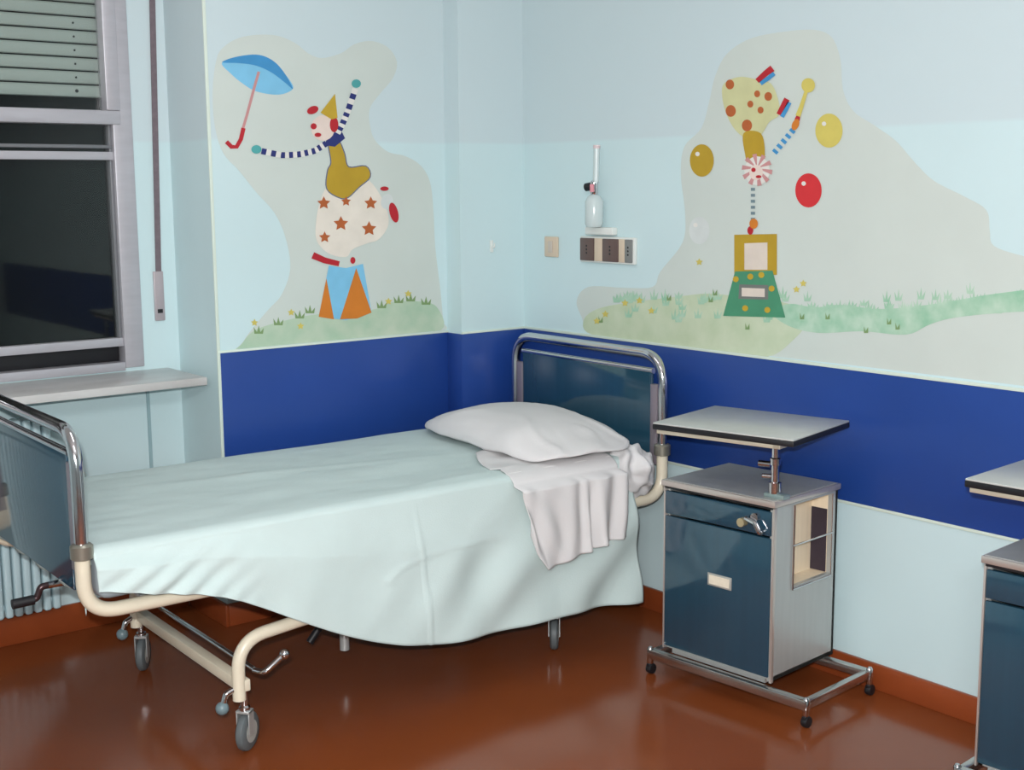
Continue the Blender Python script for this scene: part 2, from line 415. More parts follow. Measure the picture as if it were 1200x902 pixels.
ML.poly('trousers', [(384, 218), (375, 235), (370, 260), (371, 282), (385, 297), (405, 301), (413, 292), (430, 285), (444, 280), (455, 262), (450, 238), (434, 213), (420, 212), (400, 220)], P_CREAM, 4, cl)
ML.multi('trouser_star', [star(x, y, r) for x, y, r in [(379, 238, 8), (434, 238, 8), (399, 262, 9), (432, 268, 9), (380, 278, 7), (405, 236, 6)]], P_SPOT, 6, cl)['kind'] = 'stuff'
def striped(M_, pts, w, par, L, n):
    A = []; B = []
    def at(t):
        f = t*(len(pts)-1); i = min(int(f), len(pts)-2); s = f-i
        return (pts[i][0]*(1-s)+pts[i+1][0]*s, pts[i][1]*(1-s)+pts[i+1][1]*s)
    for k in range(n):
        (A if k % 2 else B).append(stroke([at(k/n), at((k+1)/n)], w))
    M_.multi('striped_sleeve', A, P_WHITE, L, par); M_.multi('striped_sleeve', B, P_NAVY, L, par)
def grow(P, d):
    cx = sum(p[0] for p in P)/len(P); A = smooth_closed(P, 4); out = []
    for i in range(len(A)):
        t = (A[(i+1) % len(A)]-A[i-1]); l = t.length or 1
        out.append((A[i][0]+t.y/l*d, A[i][1]-t.x/l*d))
    return out
P_OUT = paint('outline', (96, 104, 130))
ML.poly('outline', grow([(385, 166), (396, 165), (403, 180), (408, 196), (428, 195), (433, 207), (420, 219), (407, 231), (397, 231), (383, 221), (384, 200), (388, 190)], 1.3), P_OUT, 4.6, cl, False)
striped(ML, [(382, 168), (368, 177), (350, 181), (330, 182), (306, 177)], 7, cl, 6, 17)
striped(ML, [(393, 160), (401, 145), (408, 128), (416, 104)], 7, cl, 6, 12)
ML.each('glove', [ell(300, 175, 6, 5), ell(417, 98, 5.5, 5)], P_TEAL, 7, cl)
ML.poly('face', ell(378, 150, 14, 15), P_SKIN, 6, cl, False)
ML.poly('hat', [(375, 132), (392, 110), (395, 138), (388, 140)], P_YEL, 8, cl, False)
ML.each('hair', [ell(366, 129, 7, 4.5, -.4), ell(391, 146, 5, 9)], P_RED, 7, cl)
ML.each('red_mark', [ell(367, 148, 3.6), ell(372, 158, 4, 2.5)], P_RED, 8, cl)
ML.poly('collar', [(384, 158), (398, 150), (404, 162), (392, 172), (380, 170)], P_NAVY, 5.6, cl, False)
ML.each('shoe', [ell(461, 249, 5, 12, -.25), ell(450, 221, 5, 2.6), stroke([(366, 299), (380, 305), (397, 309)], 8, 6), ell(413, 305, 3, 4)], P_RED, 7, cl)
ML.poly('shoe_top', ell(453, 236, 7, 9, .3), P_LW, 6, cl, False)
dr = ML.poly('painted_drum', [(385, 311), (405, 314), (425, 309), (435, 366), (405, 375), (373, 371)], P_LBLUE, 5, mu, False)
ML.each('drum_triangle', [[(382, 326), (373, 371), (391, 374)], [(417, 314), (398, 374), (418, 373), (435, 366)]], P_OR, 6, dr)

MR = Mural(1, 0.0, -1)
mr = thing('wall_mural', 'painted mural of a juggling clown handstanding on a box above grass, right wall', 'mural', (0, 0, 0))
MR.poly('painted_backdrop', [(694, 392), (682, 372), (676, 352), (690, 336), (730, 337), (765, 336), (774, 318), (800, 284), (803, 250), (798, 205), (802, 172), (822, 150), (831, 120), (838, 90), (852, 63), (880, 45), (920, 37), (955, 35), (975, 44), (985, 70), (988, 105), (1000, 130), (1025, 147), (1050, 165), (1072, 190), (1095, 212), (1130, 230), (1156, 246), (1160, 270), (1165, 288), (1200, 300), (1250, 310), (1300, 330), (1340, 360), (1360, 420), (1340, 470), (1200, 452), (1000, 428), (850, 411), (760, 399)], P_GREY, 0, mr)
MR.poly('painted_field', [(694, 392), (684, 376), (700, 362), (740, 354), (790, 348), (830, 344), (870, 348), (925, 356), (945, 376), (930, 398), (900, 418), (850, 413), (760, 401)], P_OLIVE, 1, mr)
MR.poly('painted_grass', [(905, 366), (925, 356), (955, 360), (985, 357), (1030, 362), (1080, 358), (1120, 352), (1160, 345), (1220, 338), (1300, 334), (1320, 352), (1260, 362), (1180, 366), (1120, 372), (1090, 380), (1062, 392), (1010, 388), (960, 390), (925, 382)], P_GRASS2, 2, mr)
T = []
for i in range(110):
    x = random.uniform(700, 1230); y = 352+random.uniform(-6, 26) - (max(0, x-1050))*.06
    if random.random() < .6: y = (348 if x < 925 else 360 - max(0, x-1080)*.13)+random.uniform(-2, 5)
    h = random.uniform(5, 12)
    T.append([(x-3, y+3), (x-4, y-h*.7), (x-1, y), (x+1, y-h), (x+2, y), (x+6, y-h*.6), (x+4, y+3)])
MR.multi('painted_tuft', T, P_GRASS2, 3, mr)['kind'] = 'stuff'
T = [[(x-2, y+2), (x-2, y-6), (x, y), (x+3, y-5), (x+3, y+2)] for x, y in [(784, 350), (838, 344), (833, 352), (704, 376), (940, 372), (970, 372), (1042, 378), (1052, 384), (1015, 388), (876, 384)]]
MR.multi('painted_leaf', T, P_DGREEN, 5, mr)['kind'] = 'stuff'
MR.multi('painted_flower', [star(x, y, 4.5) for x, y in [(820, 307), (934, 339), (733, 355), (710, 368), (700, 376), (750, 352), (942, 332), (764, 364)]], P_PALEY, 6, mr)['kind'] = 'stuff'
def ball(x, y, rx, ry, m, name='painted_ball'):
    b = MR.poly(name, ell(x, y, rx, ry, n=32), m, 5, mr, False)
    MR.poly('ball_highlight', ell(x-rx*.35, y-ry*.4, 2.6), P_WHITE, 7, b, False); return b
ball(823, 188, 14, 19, P_GOLD)['label'] = 'dark gold painted ball'
ball(972, 153, 16, 20, P_PALEY)['label'] = 'pale yellow painted ball'
ball(948, 223, 15.5, 20, P_BRED)['label'] = 'red painted ball'
ball(820, 270, 12, 16, P_LW, 'painted_balloon')['label'] = 'white painted balloon'
bx = MR.poly('painted_box', [(861, 275), (911, 274), (911, 322), (861, 322)], P_GOLD, 5, mr, False)
MR.poly('box_window', [(873, 285), (900, 284), (900, 316), (873, 316)], P_PLATE, 6, bx, False)
MR.poly('box_base', [(862, 318), (906, 317), (921, 372), (848, 370)], P_GREEN, 6, bx, False)
MR.poly('box_plate', [(867, 333), (901, 334), (901, 351), (866, 350)], P_DGREY, 7, bx, False)
MR.poly('plate_face', [(870, 337), (897, 338), (897, 348), (870, 347)], P_PLATE, 8, bx, False)
MR.multi('box_dot', [ell(x, y, 3.5) for x, y in [(880, 324), (905, 338), (874, 361), (900, 363), (863, 327), (893, 322)]], P_YEL, 7, bx)['kind'] = 'stuff'
c2 = MR.poly('painted_clown', [(872, 156), (892, 156), (897, 178), (894, 204), (880, 204), (874, 182)], P_GOLD, 6, mr)
MR.poly('trousers', [(849, 98), (868, 90), (890, 94), (904, 98), (912, 115), (914, 134), (902, 143), (892, 158), (876, 162), (862, 152), (852, 134), (847, 114)], P_PANT, 5, c2)
MR.multi('trouser_spot', [ell(x, y, r, r*1.15) for x, y, r in [(856, 99, 5), (857, 130, 6), (876, 147, 6), (901, 113, 4.5), (888, 110, 3.5), (880, 122, 3.5), (892, 129, 3.5)]], P_SPOT, 6, c2)['kind'] = 'stuff'
MR.each('shoe', [stroke([(888, 95), (898, 86), (906, 80)], 6, 8), stroke([(913, 134), (918, 125), (923, 116)], 5, 7)], P_RED, 7, c2)
MR.each('shoe_sole', [stroke([(892, 98), (902, 91), (908, 86)], 5), stroke([(917, 137), (922, 128), (926, 120)], 5)], P_BLUE, 7, c2)
MR.multi('ruffle', [[(888, 197), (888+18*math.cos(a), 199+19*math.sin(a)), (888+18*math.cos(a+.3), 199+19*math.sin(a+.3))] for a in [k*PI/5 for k in range(10)]], P_PINK, 8, c2)
MR.poly('ruffle_white', ell(888, 200, 15, 17), P_WHITE, 7, c2, False)
MR.poly('face', ell(887, 202, 8, 9), P_SKIN, 9, c2, False)
MR.each('red_mark', [ell(884, 199, 2.6), ell(890, 207, 3.4, 1.8)], P_RED, 10, c2)
MR.multi('striped_sleeve', [stroke([(883, 220+k*7), (883, 223.5+k*7)], 5) for k in range(6)], P_DOT, 6, c2)
MR.multi('striped_sleeve', [stroke([(908+k*5, 179-k*6), (910.5+k*5, 176-k*6)], 7) for k in range(5)], P_BLUE, 6, c2)
MR.each('glove', [ell(884, 262, 5, 6), ell(933, 146, 4, 7, .4)], P_OR, 8, c2)
MR.each('cuff', [ell(880, 270, 3.5, 5), ell(935, 140, 3, 6, .3)], P_RED, 7, c2)
MR.multi('juggling_club', [ell(948, 100, 8, 8.5), stroke([(946, 106), (940, 125), (936, 136)], 4, 6)], P_PALEY, 9, c2)

# ------------------------------------------------------------------ small wall fittings on the right wall
so = thing('socket_panel', 'white wall panel with two brown sockets and a grey one, under the flowmeter', 'wall socket', (.54, 0, 1.406))
box('back_plate', (-.157, -.018, -.052), (.157, 0, .052), PLASTIC, so, .004)
for a, b_, m, nm in ((-.150, -.068, BROWNP, 'socket'), (-.018, .072, BROWNP, 'socket'), (.110, .150, mat('grey_socket', (126, 128, 126), .4), 'socket')):
    bm = bmesh.new(); add_box(bm, (a, -.026, -.045), (b_, -.018, .045), .003)
    s_ = obj(nm, bm, m, so, smooth=True)
    cx = (a+b_)/2
    for dz in (-.014, 0, .014):
        cyl('socket_hole', (cx, -.0262, dz), (cx, -.0268, dz), .0042, RUBBER, s_, 10)
box('divider', (-.066, -.024, -.045), (-.020, -.018, .045), BEIGEP, so, .002)
box('divider', (.074, -.024, -.045), (.108, -.018, .045), BEIGEP, so, .002)
sw = thing('wall_switch', 'small beige blank plate on the right wall, left of the socket panel', 'switch', (.190, 0, 1.408))
box('plate', (-.042, -.010, -.042), (.042, 0, .042), BEIGEP, sw, .004)
box('rocker', (-.014, -.014, -.024), (.014, -.010, .024), mat('rocker', (200, 188, 176), .4), sw, .002)
fl = thing('flowmeter', 'clear oxygen flowmeter with dark valve standing above the brown sockets', 'flowmeter', (.50, -.018, 1.465))
box('wall_adapter', (-.075, -.012, .0), (.085, .018, .030), PLASTIC, fl, .004)
bm = bmesh.new(); add_lathe(bm, [(.030, .032), (.036, .045), (.036, .13), (.026, .15), (.014, .158)], (0, -.03, 0)); obj('humidifier_bottle', bm, CLEAR, fl, smooth=True)
bm = bmesh.new(); add_lathe(bm, [(.014, .158), (.016, .165), (.016, .205), (.010, .212)], (0.0, -.03, 0)); obj('valve_body', bm, CHROME, fl, smooth=True)
cyl('valve_knob', (-.016, -.03, .190), (-.042, -.035, .186), .016, RUBBER, fl)
cyl('gauge_tube', (.010, -.03, .205), (.014, -.03, .335), .012, CLEAR, fl)
cyl('gauge_cap', (.014, -.03, .335), (.0142, -.03, .348), .014, mat('pink_cap', (206, 188, 190), .5), fl)
cyl('pink_label', (.006, -.046, .168), (.006, -.047, .198), .009, mat('pink_label', (214, 140, 150), .5), fl)
hk = thing('wall_hook', 'tiny white plastic clip fixed on the pale wall left of the corner', 'hook', (0, -.175, 1.41))
box('plate', (0, -.008, -.025), (.006, .008, .025), PLASTIC, hk, .002)
tube('prong', fillet([(.005, 0, 0), (.022, 0, -.006), (.022, 0, .014)], .006), .0032, PLASTIC, hk, 8)

# ------------------------------------------------------------------ hospital bed
TH = math.radians(1.3)
bed = thing('hospital_bed', 'tubular hospital bed with chrome hoops, cream frame and teal end panels on casters', 'bed', (.530, -.125, 0), -TH)
HW, BL = .445, 2.155
def side_tube(s):
    # one long side: head bend, rail, foot bend
    return fillet([(s*HW, 0, .690), (s*HW, 0, .512), (s*HW, -BL, .512), (s*HW, -BL, .690)], .15, 10)
for s in (-1, 1): tube('side_rail', side_tube(s), .021, CREAM, bed, 14)
for yy, top, nm in ((0, 1.040, 'headboard'), (-BL, 1.015, 'footboard')):
    out = 1 if yy == 0 else -1
    bm = bmesh.new(); add_tube(bm, fillet([(-HW, yy, .69), (-HW, yy, top), (HW, yy, top), (HW, yy, .69)], .105, 10), .0185, 14)
    hp = obj('end_hoop', bm, CHROME, bed, smooth=True)
    hp['label'] = 'chrome hoop of the ' + nm
    for s in (-1, 1):
        bm = bmesh.new(); add_lathe(bm, [(.024, -.022), (.031, -.018), (.031, .016), (.024, .022)], (s*HW, yy, .690))
        obj('collar', bm, mat('dull_nickel', (150, 146, 134), .35, .7), bed, smooth=True)
    ptop = top-.062
    bm = bmesh.new(); add_box(bm, (-HW+.058, yy-.009, .568 if yy < 0 else .615), (HW-.058, yy+.009, ptop), .003)
    pn = obj('end_panel', bm, TEAL, bed, smooth=True); pn['label'] = 'teal laminate panel of the ' + nm
    for s in (-1, 1):
        box('panel_bracket', (min(s*(HW-.056), s*(HW-.020)), yy-.012, .63), (max(s*(HW-.056), s*(HW-.020)), yy+.012, .93 if yy == 0 else .93), mat('bracket_grey', (150, 140, 148), .4, .5), pn, .003)
    bm = bmesh.new(); add_tube(bm, [(-HW+.050, yy, ptop), (HW-.050, yy, ptop)], .011, 10); obj('panel_edging', bm, CHROME, pn, smooth=True)
    if yy == 0: cyl('lower_crossbar', (-HW, yy + (.11 if yy < 0 else -.11), .512), (HW, yy + (.11 if yy < 0 else -.11), .512), .017, CREAM, bed)
# mattress deck: cross slats
bm = bmesh.new()
for i in range(13): add_box(bm, (-HW+.02, -.17-i*.152, .522), (HW-.02, -.13-i*.152, .530))
obj('deck_slat', bm, STEEL, bed)['kind'] = 'stuff'
# base frame (a little out of square, as the photograph shows it standing)
YH, YF = -.46, -1.71
FXN, FXF, HXN, HXF = .462, -.352, .375, -.40
for s in (-1, 1):
    xf, xh = (FXN, HXN) if s > 0 else (FXF, HXF)
    tube('base_tube', fillet([(xf, YF-.015, .165), (xf, YF-.015, .345), (xf+(xh-xf)*.3, YF+.40, .372), (xh+(xf-xh)*.3, YH-.40, .372), (xh, YH+.015, .345), (xh, YH+.015, .165)], [.14, .3, .3, .14], 9), .020, CREAM, bed, 14)
for yy, xa, xb in ((YF, FXF, FXN), (YH, HXF, HXN)):
    box('base_crossbeam', (xa-.015, yy-.020, .190), (xb+.015, yy+.016, .226), CREAM, bed, .004)
    cyl('pedal_bar', (xa+.03, yy+.045, .238), (xb-.02, yy+.045, .238), .008, CHROME, bed)
    if yy == YH: continue
    for s, xx in ((-1, xa), (1, xb)):
        lv = tube('brake_lever', fillet([(xx-s*.02, yy+.045, .235), (xx+s*.028, yy+.055, .240), (xx+s*.032, yy+.115, .280)], .02), .009, CHROME, bed, 10)
        bm = bmesh.new(); bmesh.ops.create_uvsphere(bm, u_segments=12, v_segments=8, radius=.016, matrix=Matrix.Translation((xx+s*.032, yy+.120, .283)))
        obj('lever_knob', bm, CHROME, lv, smooth=True)
        tube('brake_pedal', fillet([(xx, yy-.015, .205), (xx-s*.005, yy-.055, .190), (xx-s*.005, yy-.065, .160)], .015), .009, CHROME, bed, 10)
        bm = bmesh.new(); bmesh.ops.create_uvsphere(bm, u_segments=12, v_segments=8, radius=.020, matrix=Matrix.Translation((xx-s*.005, yy-.068, .150)))
        obj('pedal_knob', bm, mat('grey_knob', (110, 130, 136), .3), bed, smooth=True)
CXW = .38
# lift arms between base and upper frame
for yy, dy in ((-1.35, .22), (-.85, .22)):
    for s in (-1, 1):
        bm = bmesh.new(); add_tube(bm, [(s*.36, yy, .375), (s*.36, yy+dy, .505)], .013, 8); obj('lift_arm', bm, STEEL, bed, smooth=True)
    cyl('lift_axle', (-CXW, yy, .372), (CXW, yy, .372), .013, STEEL, bed)
cyl('lift_actuator', (.10, -1.165, .365), (.10, -1.165, .085), .017, STEEL, bed)
tube('release_handle', [(.11, -1.19, .36), (.11, -1.255, .20), (.11, -1.305, .145)], .013, RUBBER, bed, 10)
# casters
def make_caster(ang):
    c = thing('caster', '', '', (0, 0, 0)); del c['label']; del c['category']
    c.parent = bed; c.rotation_euler = (0, 0, ang)
    bm = bmesh.new(); add_lathe(bm, [(.017, .128), (.017, .140), (.012, .145), (.012, .192)], (0, 0, 0)); obj('swivel_stem', bm, CHROME, c, smooth=True)
    bm = bmesh.new()
    for s in (-1, 1):
        add_box(bm, (s*.0195-.002, -.016, .055), (s*.0195+.002, .016, .130), .0012, 1)
    add_box(bm, (-.0215, -.018, .122), (.0215, .018, .131), .002, 1)
    obj('fork', bm, STEEL, c, smooth=True)
    bm = bmesh.new(); add_lathe(bm, [(.030, -.015), (.050, -.015), (.058, -.009), (.060, 0), (.058, .009), (.050, .015), (.030, .015)], (0, .012, .060), 'X', 28)
    obj('tyre', bm, TYRE, c, smooth=True)
    bm = bmesh.new(); add_lathe(bm, [(.010, -.017), (.034, -.0155), (.034, .0155), (.010, .017)], (0, .012, .060), 'X', 20)
    obj('hub', bm, mat('hub_grey', (170, 170, 164), .4), c, smooth=True)
    return c
c0 = make_caster(math.radians(38)); c0.location = (FXN, YF, 0)
for x_, y_, a_ in ((FXF, YF, 55), (HXN, YH, 50), (HXF, YH, 20)):
    c = dup_tree(c0, bed); c.location = (x_, y_, 0); c.rotation_euler = (0, 0, math.radians(a_))
# crank at the foot
ck = cyl('crank_rod', (.225, -BL+.28, .547), (.225, -BL-.030, .547), .010, CHROME, bed)
tube('crank_arm', fillet([(.225, -BL-.030, .547), (.225, -BL-.050, .546), (.222, -BL-.062, .514), (.222, -BL-.074, .512)], .012), .010, mat('dark_steel', (74, 58, 60), .3, .7), ck, 10)
cyl('crank_grip', (.222, -BL-.070, .512), (.222, -BL-.130, .510), .014, RUBBER, ck)

# ------------------------------------------------------------------ bedding
def interp(tab, x):
    if x <= tab[0][0]: return tab[0][1]
    for (a, va), (b, vb) in zip(tab, tab[1:]):
        if x <= b:
            s = (x-a)/(b-a); s = s*s*(3-2*s) if False else s
            return va+(vb-va)*s
    return tab[-1][1]
RB = Matrix.Translation((.530, -.125, 0)) @ Matrix.Rotation(-TH, 4, 'Z')
def bedpt(p): return RB @ Vector(p)
MZ = .693   # mattress top
bm = bmesh.new(); add_box(bm, (-.432, -BL+.045, .532), (.432, -.035, MZ-.004), .035, 4)
mt = obj('mattress', bm, TICK, None, smooth=True); mt.matrix_world = RB
tag(mt, 'mattress on the hospital bed, wrapped under the mint sheet', 'mattress')

def grid(name, nu, nv, f, m, thick=.002, weld=False, off=1):
    bm = bmesh.new(); V = [[bm.verts.new(f(i/nu, j/nv)) for j in range(nv+1)] for i in range(nu+1)]
    for i in range(nu):
        for j in range(nv): bm.faces.new((V[i][j], V[i+1][j], V[i+1][j+1], V[i][j+1]))
    if weld: bmesh.ops.remove_doubles(bm, verts=bm.verts, dist=1e-5)
    me = bpy.data.meshes.new(name); bm.to_mesh(me); bm.free(); me.materials.append(m)
    for p in me.polygons: p.use_smooth = True
    o = bpy.data.objects.new(name, me); COL.objects.link(o)
    so_ = o.modifiers.new('s', 'SOLIDIFY'); so_.thickness = thick; so_.offset = off
    return o
HEM = [(-2.14, .590), (-2.05, .565), (-1.95, .545), (-1.80, .515), (-1.66, .445), (-1.50, .355), (-1.36, .285), (-1.22, .232), (-1.12, .208), (-.98, .190), (-.80, .185), (-.58, .185), (-.38, .180), (-.17, .160)]
SY0, SY1 = -2.13, -.175
SW = .443
def sheet(u, v):
    y = SY0+(SY1-SY0)*v
    zt = MZ + .004*noise.noise(Vector((u*3, y*2.2, 1)))
    hem = sum(interp(HEM, y+d) for d in (-.08, -.04, 0, .04, .08))/5
    # u: 0 far hem, .18 far edge, .55 near edge, 1 near hem
    r = .024
    if u < .12:
        s = u/.12; return bedpt((-SW-.006, y, .60+(zt-r-.60)*s))
    if u < .18:
        a = (u-.12)/.06*PI/2; return bedpt((-SW-.006+r-r*math.cos(a), y, zt-r+r*math.sin(a)))
    if u < .50:
        s = (u-.18)/.32; x = -SW+r+(2*SW-2*r)*s
        w_ = .0035*math.sin(s*9+y*5+2*noise.noise(Vector((x*2, y*2, 4))))*noise.noise(Vector((x*3, y*1.5, 9)))*2
        w_ += .004*max(0, 1-abs((x-(-.06+.22*(y+1.2)))/.022))*max(0, min(1, (y+1.75)*3))*max(0, min(1, (-.5-y)*3))
        w_ += .010*max(0, noise.noise(Vector((x*6, y*2.2, 2))))+.0025*noise.noise(Vector((x*22, y*7, 5)))
        return bedpt((x, y, zt+w_))
    if u < .58:
        a = (u-.50)/.08*PI/2
        return bedpt((SW-r+(r+.018)*math.sin(a), y, zt-r+r*math.cos(a)))
    s = (u-.58)/.42
    z0 = zt-r; z = z0+(hem-z0)*s
    L = (z0-hem)
    # soft vertical folds that grow to the hem, plus long drag folds that run down towards the middle
    flare = .055*L*s + .012*s
    ph = y*24 + 3*noise.noise(Vector((y*2.3, s*1.2, 0)))
    fold = .010*s*L/.45*math.sin(ph)*(.5+noise.noise(Vector((y*1.7, 3, 0))))
    drag = .011*math.sin((y*1.0 + (z0-z)*1.25)*16 + 2.2*noise.noise(Vector((y*2, z*2, 7))))*min(1, s*2.2)*max(0, min(1, (y+1.25)*2.0))
    drag2 = .009*math.sin((y*1.0 - (z0-z)*1.5)*20 + 2.2*noise.noise(Vector((y*2, z*2, 5))))*min(1, s*3)*(1-s*.5)*max(0, min(1, (-1.3-y)*2.2))
    line = .006*max(0, 1-abs((y+1.105-.02*s)/.008))*min(1, s*3)
    fc = max(0, 1-abs(y+1.93)/.30)
    drag2 += .012*fc*math.sin((y*1.0+(z0-z)*1.9)*52+2*noise.noise(Vector((y*3, z*3, 2))))*s*(1-s*.4)
    arc = math.hypot((y+.93)/.9, (z-.43)/.22)
    line += .004*max(0, 1-abs(arc-.33)/.03)*(1 if y < -.80 and z > .43 else 0)
    drag += .012*noise.noise(Vector((y*1.4-(z0-z)*2.2, y*5+(z0-z)*4.5, 3)))*min(1, s*3)
    cur = .010*noise.noise(Vector((y*4, z*5, 8)))
    return bedpt((SW+.018+.022*min(1, s*3)+flare+fold+drag+drag2+line+cur*min(1, s*3), y, z))
sh = grid('bed_sheet', 120, 240, sheet, SHEET, .0025)
tag(sh, 'pale mint sheet smoothed over the mattress, hanging in a curved hem on the near side', 'bed sheet')
# foot end flap of the sheet, tucked down (child of the sheet)
def flap(u, v):
    x = (-SW+.0)+(2*SW)*u; s = v
    zt = MZ
    e = max(0, abs(x)-(SW-.045))/.045
    top = zt - .045*(1-math.sqrt(max(0, 1-e*e)))
    a = s*PI/2 if s < .25 else 0
    if s < .25:
        a = s/.25*PI/2; return bedpt((x, SY0-.020*math.sin(a)+.0, top-.025+.025*math.cos(a)))
    t_ = (s-.25)/.75
    return bedpt((x, SY0-.020-.006*math.sin(x*30)*t_, top-.025-(.115)*t_))
fp = grid('foot_flap', 60, 14, flap, SHEET, .0025); fp.parent = sh

# pillow
def pillow_f(cx, cy, cz, L, Wd, Ht, rot, seed):
    def f(u, v):
        th = 2*PI*u
        a = (v-.5)*PI
        ex = .50
        cu, su = math.cos(th), math.sin(th)
        sx = math.copysign(abs(cu)**ex, cu); sy = math.copysign(abs(su)**ex, su)
        rr = max(0, math.cos(a))**.62
        x = sx*rr*L/2; y = sy*rr*Wd/2
        hh = Ht*math.sin(a)*(1 if a > 0 else .30)
        prof = (1-min(1, abs(x)/(L/2))**2.6)**.8*.78+.22
        z = hh*prof
        p = Vector((x, y, z))
        k = noise.noise(Vector((x*4, y*4, seed)))
        z += .016*k*rr + .010*noise.noise(Vector((x*10, y*7, seed)))*rr
        z += rr*(.010*max(0, 1-abs(noise.noise(Vector((x*3.2+y*1.5, y*5-x, seed+9))))/.10)*(1 if hh > 0 else 0)-.004)
        z += .004*math.sin(x*22+y*14)*rr*(.5+noise.noise(Vector((x*2, y*2, seed+3))))
        c, s_ = math.cos(rot), math.sin(rot)
        return bedpt((cx+x*c-y*s_, cy+x*s_+y*c, cz+z))
    return f
pl = grid('pillow', 96, 36, pillow_f(0.035, -.335, MZ+.036, .89, .50, .098, math.radians(-3), 5.2), WHITE, .001, True)
tag(pl, 'plump white cotton pillow lying against the teal headboard', 'pillow')

# white cloth over the near bed edge by the pillow
CY0, CY1 = -.715, -.125
BOT = [(0, .500), (.06, .43), (.14, .372), (.30, .378), (.50, .395), (.66, .405), (.70, .415), (.78, .418), (1, .420)]
def cloth(u, v):
    # v 0 foot side, 1 head side ; u 0 inner edge on the mattress, 1 hanging hem
    y = CY0+(CY1-CY0-.125)*v
    r = .05; zt = MZ+.010
    if u < .35:
        s = u/.35
        x0 = .10+.27*max(0, 1-v*3.5)
        x = x0+(SW-r-x0)*s
        rise = .045*max(0, v-.30)/.7*(1-s)**1.0
        return bedpt((x, y-.03*(1-s)+.01*math.sin(x*20), zt+rise+.006*noise.noise(Vector((x*9, y*9, 2)))+.003*math.sin(x*40+y*30)))
    if u < .45:
        a = (u-.35)/.10*PI/2
        return bedpt((SW-r+(r+.036)*math.sin(a), y, zt-r+r*math.cos(a)))
    s = (u-.45)/.55
    z0 = zt-r; bt = interp(BOT, v); z = z0+(bt-z0)*s
    k = .55+.45*s
    fo = (.005+.009*max(0, min(1, (v-.35)*4)))*k*math.sin(v*34+1.4*s+2.0*noise.noise(Vector((v*3, s, 0)))) + .010*max(0, 1-v*1.7)*k*math.sin((v*1.0-s*.28)*26) + .010*s*noise.noise(Vector((v*5, s*2, 3)))
    fo += .022*k*math.exp(-((v-.70)/.05)**2) - .018*k*math.exp(-((v-.62)/.035)**2)
    fl_ = .055*(z0-z)+.03
    return bedpt((SW+.052+fl_+fo, y+.03*s*(1-v) - .012*s*math.sin(v*20)*.5, z))
cw = grid('draw_sheet', 70, 150, cloth, WHITE, .003)
tag(cw, 'white folded cloth draped over the near mattress edge beside the pillow', 'cloth')
# rolled hem at the fold line
bm = bmesh.new(); add_tube(bm, [bedpt((SW-.006, CY0+.46*k/20, MZ+.000+.003*math.sin(k))) for k in range(21)], .0055, 8)
o = obj('rolled_edge', bm, WHITE, cw, smooth=True)
# scrunched end near the head post
def bunch(u, v):
    th = 2*PI*u; a = v
    y = -.245+.215*a
    rr = (.060+.030*math.sin(PI*min(1, a*1.1)))*(1 if a < .9 else 1)
    rr *= math.sqrt(max(0, 1-(2*a-1)**6))
    n_ = noise.noise(Vector((math.cos(th)*2.2, math.sin(th)*2.2, a*5)))
    rr *= 1+.38*n_
    return bedpt((SW-.030+rr*1.0*math.cos(th), y, MZ-.060-.02*a+rr*1.1*math.sin(th)))
bn = grid('bunched_end', 48, 30, bunch, WHITE, .001, True); bn.parent = cw

